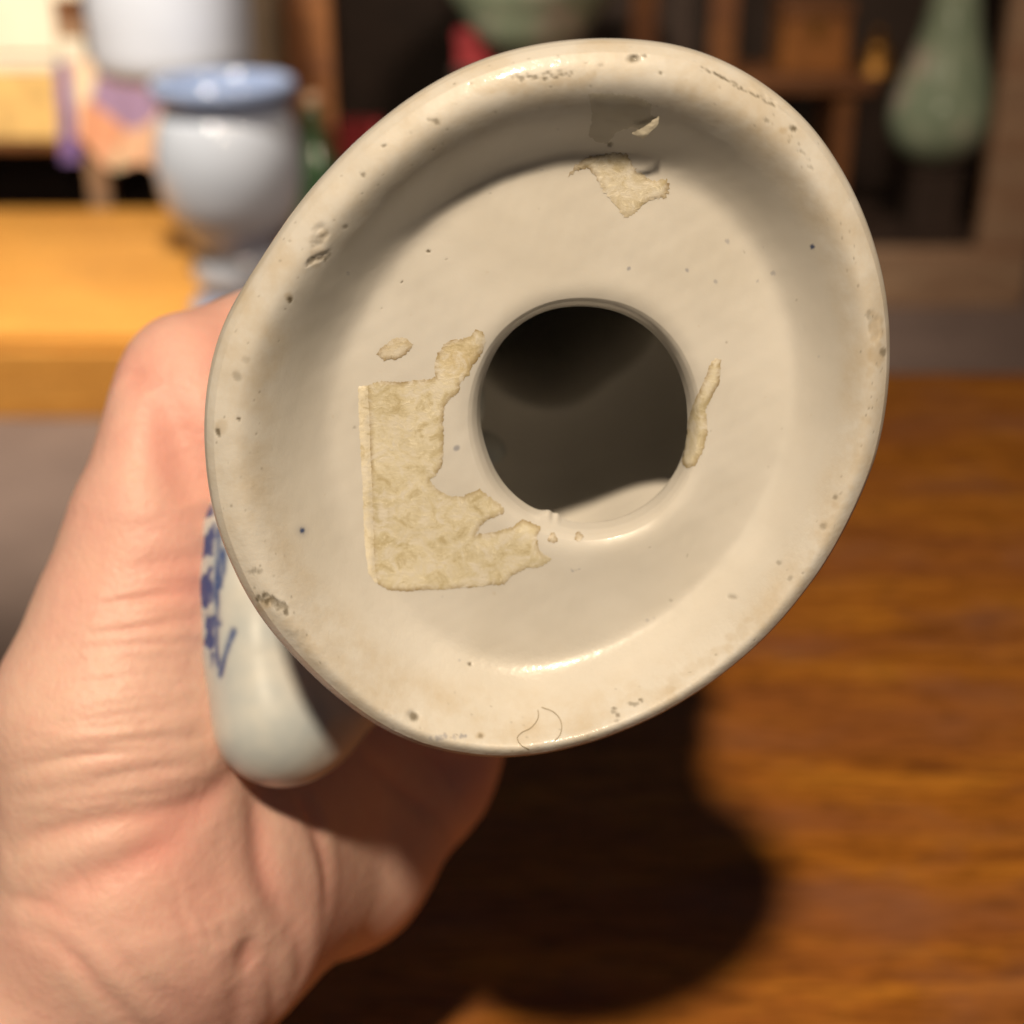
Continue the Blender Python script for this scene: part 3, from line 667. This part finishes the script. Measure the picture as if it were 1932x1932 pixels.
def residue(name, c1, c2, c3, rough=.42, alpha=.72, big_paper=False):
    t = NT(name); v = t.coord(); a = t.noise(v, 170, 5, .65, .8); b = t.noise(v, 1300, 4, .7); f = t.coord((1, 1.6, 1), (0, 0, .7)); fib = t.noise(f, 520, 4, .75, 2.5); big = t.noise(v, 55, 3)
    col = t.ramp(a, [(.28, c1), (.5, c2), (.72, c3)])
    col = t.mix(t.ramp(fib, [(.56, (0, 0, 0)), (.66, (.8, .8, .8))]), col, (.86, .80, .64, 1))
    col = t.mix(t.ramp(big, [(.57, (0, 0, 0)), (.7, (.4, .4, .4))]), col, (.52, .36, .12, 1))
    col = t.mix(t.math('MULTIPLY', t.math('MULTIPLY', t.attr('torn'), 0.0 if big_paper else .85), t.ramp(a, [(.36, (.15, .15, .15)), (.56, (.95, .95, .95))])), col, (.24, .15, .05, 1))
    med = t.noise(v, 420, 5, .7, 1.0); col = t.mix(t.ramp(med, [(.36, (.9, .9, .9)), (.52, (0, 0, 0))]), col, (.72, .68, .60, 1)); col = t.mix(t.ramp(med, [(.54, (0, 0, 0)), (.66, (.7, .7, .7))]), col, (.47, .39, .22, 1))
    t.set(Base_Color=col, Roughness=rough, Coat_Weight=.25, Coat_Roughness=.2, Specular_IOR_Level=.5)
    t.bump(t.math('ADD', t.math('MULTIPLY', b, .5), fib), .24, .0005); return t.m
M_RES = residue('old_sticker', (.53, .47, .31), (.66, .60, .44), (.76, .71, .57))
M_STAIN = residue('sticker_stain', (.58, .51, .36), (.66, .61, .50), (.71, .675, .60))
main = z5([(100,316),(160,295),(250,300),(330,290),(400,285),(430,270),(420,230),(440,160),(470,120),(510,95),(560,90),(600,75),(625,45),(655,50),(670,100),(660,150),(600,230),(590,265),(550,300),(540,350),(490,390),(470,430),(465,500),(470,590),(460,700),(430,750),(400,775),(440,820),(500,850),(560,850),(640,815),(700,860),(760,905),(755,935),(700,955),(660,980),(620,1035),(720,1020),(800,1000),(850,960),(900,980),(935,1000),(920,1050),(930,1110),(990,1155),(930,1195),(860,1200),(790,1240),(760,1275),(600,1290),(450,1300),(300,1308),(200,1305),(150,1275),(130,1200),(125,1000),(120,800),(108,550)])
patch('sticker_residue', main, M_RES, 'large torn yellowish sticker remnant left of the hole', .00010, 5, 1.6, 1)
M_PAPER = residue('paper_edge', (.62, .56, .42), (.74, .68, .54), (.82, .76, .62), .7, 1.0, True)
patch('sticker_edge', z5([(55,322),(80,316),(104,318),(112,550),(124,800),(130,1000),(136,1200),(152,1270),(138,1268),(104,1222),(88,1100),(77,800),(62,550)]), M_PAPER, 'whitish paper strip along the left edge of the torn sticker', .00045, 4, 1.0, 2)
patch('sticker_residue', z5([(145,165),(170,130),(205,105),(240,80),(290,90),(320,115),(300,150),(260,185),(180,195)]), M_STAIN, 'small oval glue stain above the torn sticker', .00012, 4, 1.6, 3)
patch('sticker_residue', z5([(1780,185),(1808,190),(1800,300),(1760,380),(1735,430),(1745,540),(1720,640),(1680,705),(1640,715),(1615,680),(1622,580),(1660,450),(1690,370),(1740,260),(1760,200)]), M_RES, 'narrow yellowish sliver of sticker right of the hole', .0003, 4, 1.2, 4)
for k, (x, y, q) in enumerate([(995, 1052, 22), (1120, 1045, 20)]):
    patch('sticker_residue', z5([(x + q * math.cos(a) * (1 + .3 * math.sin(3 * a + k)), y + q * 1.2 * math.sin(a)) for a in np.linspace(0, 2*math.pi, 10, endpoint=False)]), M_STAIN, None, .0002, 3, 1, 5 + k)
patch('sticker_residue', z2([(1240,980),(1270,930),(1330,880),(1400,862),(1500,850),(1560,860),(1590,900),(1620,960),(1700,1010),(1790,1000),(1800,1040),(1780,1100),(1700,1110),(1640,1150),(1600,1190),(1550,1210),(1500,1150),(1440,1080),(1390,990),(1345,935),(1290,950)]), M_STAIN, 'crusty brown glue patch below the top rim', .0002, 4, 3.0, 8)
tape = NT('clear_tape'); v = tape.coord(); n = tape.noise(v, 500, 4)
tape.set(Base_Color=tape.ramp(n, [(.3, (.40, .36, .24)), (.7, (.50, .46, .34))]), Roughness=.18, Alpha=.25); tape.bump(n, .5, .0006)
patch('tape_scrap', z2([(1350,520),(1480,520),(1640,545),(1700,580),(1690,640),(1735,660),(1650,730),(1590,705),(1500,740),(1450,800),(1400,790),(1350,760),(1370,640)]), tape.m, 'clear scrap of old tape on the inside of the top rim', .00018, 5, 1.6, 9)
M_FLAP = simple('tape_flap', (.82, .76, .62), .2, .1, 300)  # opaque pale colour paints the highlight on the tape's corner
def flap(x, y): return .0009 * max(0., min(1., (y - 219) / 24.))
patch('tape_flap', z2([(1590,708),(1660,685),(1742,645),(1740,675),(1690,710),(1655,735)]), M_FLAP, 'lifted corner of the clear tape, its highlight painted pale', .0003, 3, .6, 10, flap)
# a fine hair lying on the lower rim
hpts = [(1015, 1340), (1016, 1352), (1010, 1365), (1000, 1375), (984, 1383), (976, 1392), (982, 1405), (998, 1413)]; hpts2 = [(1022, 1335), (1046, 1345), (1057, 1358), (1060, 1372), (1056, 1388), (1046, 1398)]
for hp_ in (hpts, hpts2):
    q = spl([(x, y) for x, y in hp_], 24); pts3 = []
    for x, y in q:
        h, nn_, _, _ = bvh.ray_cast(Vector(CO), Vector(ray(x, y)).normalized())
        if h is None: continue
        if nn_.dot(Vector(CF)) > 0: nn_ = -nn_
        pts3.append((np.array(h + nn_ * .00008), np.array(nn_)))
    Vt = []; Ft = []; rad = .00005
    for i, (p, nn_) in enumerate(pts3):
        tg = pts3[min(i + 1, len(pts3) - 1)][0] - pts3[max(i - 1, 0)][0]; tg /= np.linalg.norm(tg); sd = np.cross(tg, nn_)
        for a in range(5): Vt.append(p + rad * (math.cos(a * 1.2566) * sd + math.sin(a * 1.2566) * nn_))
        if i:
            for a in range(5): Ft.append(((i - 1) * 5 + a, (i - 1) * 5 + (a + 1) % 5, i * 5 + (a + 1) % 5, i * 5 + a))
    mesh('hair', Vt, Ft, simple('hair', (.25, .2, .12), .5), VASE)

# ================================================================== the hand
def seg(L): return [(C(*L[i][:3]), C(*L[i + 1][:3]), L[i][3] * .01, L[i + 1][3] * .01) for i in range(len(L) - 1)]
thumb = [(-6.0, -6.0, 22.6, 2.15), (-6.15, -3.2, 22.2, 1.78), (-5.85, -1.6, 22.2, 1.42), (-5.62, -.2, 22.2, 1.16), (-5.3, 1.2, 22.4, 1.0), (-5.12, 2.05, 22.8, .98), (-4.3, 2.6, 23.6, .88), (-3.3, 3.5, 24.6, .82), (-3.25, 4.6, 25.8, .70)]
heel = [(-6.1, -6.7, 23.8, 2.6), (-8.4, -9.8, 24.0, 2.75), (-14, -16.5, 24, 3.1)]
hypo = [(-4.9, -6.8, 24.0, 1.8), (-3.6, -6.65, 28.2, 1.85), (-2.1, -5.3, 30.2, 1.6), (-1.15, -4.1, 30.8, 1.25)]
palm = [(-5.2, -5.6, 24.0, 1.9), (-3.8, -4.4, 28.8, 1.6), (-2.8, -2.0, 30.0, 1.3)]
palm2 = [(-5.2, -5.2, 24.4, 1.8), (-2.5, -4.2, 30.6, 1.4)]
web = [(-5.5, -2.4, 24.4, 1.15), (-4.3, -1.9, 27.0, 1.1), (-3.0, -1.2, 30.3, 1.1)]
index = [(-3.0, -1.3, 30.3, 1.05), (-.3, .4, 32.2, .95), (2.7, 2.2, 32.0, .82), (3.7, 4.4, 31.0, .68)]
middle = [(-2.0, -2.3, 30.0, 1.05), (.9, .1, 31.0, .97), (3.1, 2.0, 30.6, .84), (3.8, 4.1, 29.8, .70)]
ring = [(-1.4, -3.0, 29.4, 1.0), (1.2, -.5, 29.6, .92), (3.2, 1.4, 29.1, .80), (3.75, 3.4, 28.3, .66)]
little = [(-.95, -3.7, 28.9, .95), (1.3, -1.1, 28.0, .80), (3.0, .7, 27.3, .70), (3.4, 2.3, 26.7, .58)]
fhand, lo, hi = make_sdf([(.01, .008, seg(heel)), (.010, .010, seg(palm)), (.010, .008, seg(palm2)), (.009, .01, seg(hypo)), (.010, .008, seg(web)), (.007, .006, seg(thumb)), (.006, .004, seg(index)), (.005, .004, seg(middle)), (.005, .004, seg(ring)), (.005, .004, seg(little))])
VH, FH = surface_net(fhand, lo, hi, .0021); VH = snap(fhand, VH, 2)
VH, FH = subdivide(VH, FH); VH = snap(fhand, VH, 1); VH, FH = subdivide(VH, FH); VH = snap(fhand, VH, 1)
creases = [  # (points, width mm, depth mm)
    ([(441,1456),(399,1500),(330,1524),(240,1540),(120,1564),(24,1600)], 1.5, 1.3), ([(420,1495),(350,1560),(268,1612),(144,1672),(60,1702)], 2.0, 1.0),
    ([(400,1470),(300,1490),(180,1500),(40,1540)], 1.0, .5), ([(390,1440),(280,1452),(150,1480),(20,1500)], .9, .4),
    ([(62,1753),(130,1800),(192,1868),(311,1990)], 1.4, .7), ([(172,1753),(215,1800),(260,1850),(335,1916)], 1.2, .6), ([(0,1690),(80,1710),(150,1745)], 1.0, .5),
    ([(482,1490),(490,1560),(500,1640),(520,1690),(550,1740)], 2.2, 1.3), ([(551,1480),(600,1570),(620,1640),(622,1700)], 1.6, .9), ([(671,1413),(760,1490),(862,1590)], 1.5, 1.0), ([(790,1400),(860,1470),(925,1520)], 1.4, .9),  # first entry is a slight fold added along the base's shadow edge
    ([(476,1765),(470,1800),(486,1820)], 2.0, 1.5), ([(440,1830),(450,1900),(440,1960)], 1.6, .5), ([(510,1800),(520,1870),(515,1932)], 1.6, .5), ([(560,1760),(570,1810),(560,1870)], 1.6, .5),
    ([(240,640),(255,690),(250,730)], 1.4, .4), ([(215,715),(270,712),(300,722)], .9, .35), ([(300,720),(330,800),(352,870),(385,950)], 3.4, 3.2),
    ([(395,1055),(320,1062),(230,1085)], 1.1, .5), ([(392,1105),(300,1120),(210,1150)], 1.2, .6), ([(390,1160),(300,1175),(190,1205)], .9, .4), ([(380,1330),(260,1345),(120,1375)], .9, .35), ([(385,1390),(270,1400),(120,1430),(10,1460)], .9, .4)]
r3 = random.Random(11)
for k in range(26):
    y = 1080 + k * 17 + r3.uniform(-6, 6); xa = r3.uniform(120, 250) - (y - 1080) * .25; xb = r3.uniform(300, 395)
    creases.append(([(xb, y), ((xa + xb) / 2, y + r3.uniform(2, 14)), (xa, y + r3.uniform(14, 34))], r3.uniform(.35, .6), r3.uniform(.10, .24)))
for k in range(18):
    x = r3.uniform(100, 560); y = r3.uniform(1620, 1900); a = r3.uniform(.5, 1.1)
    creases.append(([(x, y), (x + 45 * math.cos(a), y + 45 * math.sin(a)), (x + 90 * math.cos(a + .2), y + 90 * math.sin(a + .2))], r3.uniform(.4, .8), r3.uniform(.1, .22)))
near = VH @ CF < (CO @ CF + .34)
NRM = grad(fhand, VH); disp = np.zeros(len(VH))
for L, w, dpt in creases:
    q = [trace(fhand, x, y) for x, y in L]; q = [p for p in q if p is not None]
    if len(q) < 2: continue
    q = spl([tuple(p) for p in q], 12) if len(q) > 2 else np.array(q)
    d, t = poly_dist(VH, q); fade = np.sin(np.clip(t, .03, .97) * math.pi) ** .5
    w = w * .001; dpt *= .62; w *= 1.25; disp -= dpt * .001 * fade * np.exp(-(d / w) ** 2); disp += dpt * .00035 * fade * np.exp(-((d - 2.2 * w) / (1.2 * w)) ** 2)
def v3noise(P, sc, seed, oct=3):
    out = np.zeros(len(P)); r = np.random.default_rng(seed)
    for o in range(oct):
        for _ in range(7):
            a = r.normal(size=3); a /= np.linalg.norm(a); out += .55**o * np.sin(P @ a * sc * 2**o * r.uniform(.7, 1.3) + r.uniform(0, 7)) / 7
    return out
disp += .0006 * v3noise(VH, 110, 5, 2) + .00006 * v3noise(VH, 700, 6, 3)
VH = VH + NRM * disp[:, None]
skin = NT('skin')
v = skin.coord(); a = skin.noise(v, 28, 4, .55); b = skin.noise(v, 95, 4, .6); c = skin.noise(v, 1300, 3, .6); d = skin.noise(skin.coord((1, .35, 1), (0, 0, .5)), 700, 3, .6)
col = skin.ramp(a, [(.32, (.78, .53, .44)), (.5, (.80, .52, .44)), (.68, (.81, .46, .40))])
col = skin.mix(skin.ramp(b, [(.5, (0, 0, 0)), (.75, (.45, .45, .45))]), col, (.80, .52, .41, 1))
mott = skin.noise(v, 330, 4, .7)
col = skin.mix(skin.ramp(mott, [(.42, (0, 0, 0)), (.7, (.5, .5, .5))]), col, (.74, .42, .36, 1))
col = skin.mix(skin.attr('redden'), col, (.80, .36, .31, 1))
skin.set(Base_Color=col, Roughness=.46, Subsurface_Weight=.25, Subsurface_Radius=(.0045, .0016, .0008), Subsurface_Scale=.45, Specular_IOR_Level=.4)
skin.bump(skin.math('ADD', c, d), .3, .0005)
hand = mesh('hand', VH, FH, skin.m)
rel = VH - CO; hx = 966 + (rel @ CX) / (rel @ CF) * FPX; hy = 966 - (rel @ CU) / (rel @ CF) * FPX
g2 = lambda x, y, r: np.exp(-(((hx - x) ** 2 + (hy - y) ** 2) / r ** 2))
redden = np.clip(.45 * g2(400, 620, 90) + .5 * g2(360, 1100, 90) + .35 * g2(250, 690, 50) + .3 * g2(330, 1650, 120) + .35 * g2(300, 1590, 60) + np.clip(-disp * 500, 0, .5), 0, .8)  # redder at set spots, and redder with depth in the creases
fattr(hand, 'redden', redden)
tag(hand, 'bare left hand coming from the lower left and gripping the vase', 'hand')
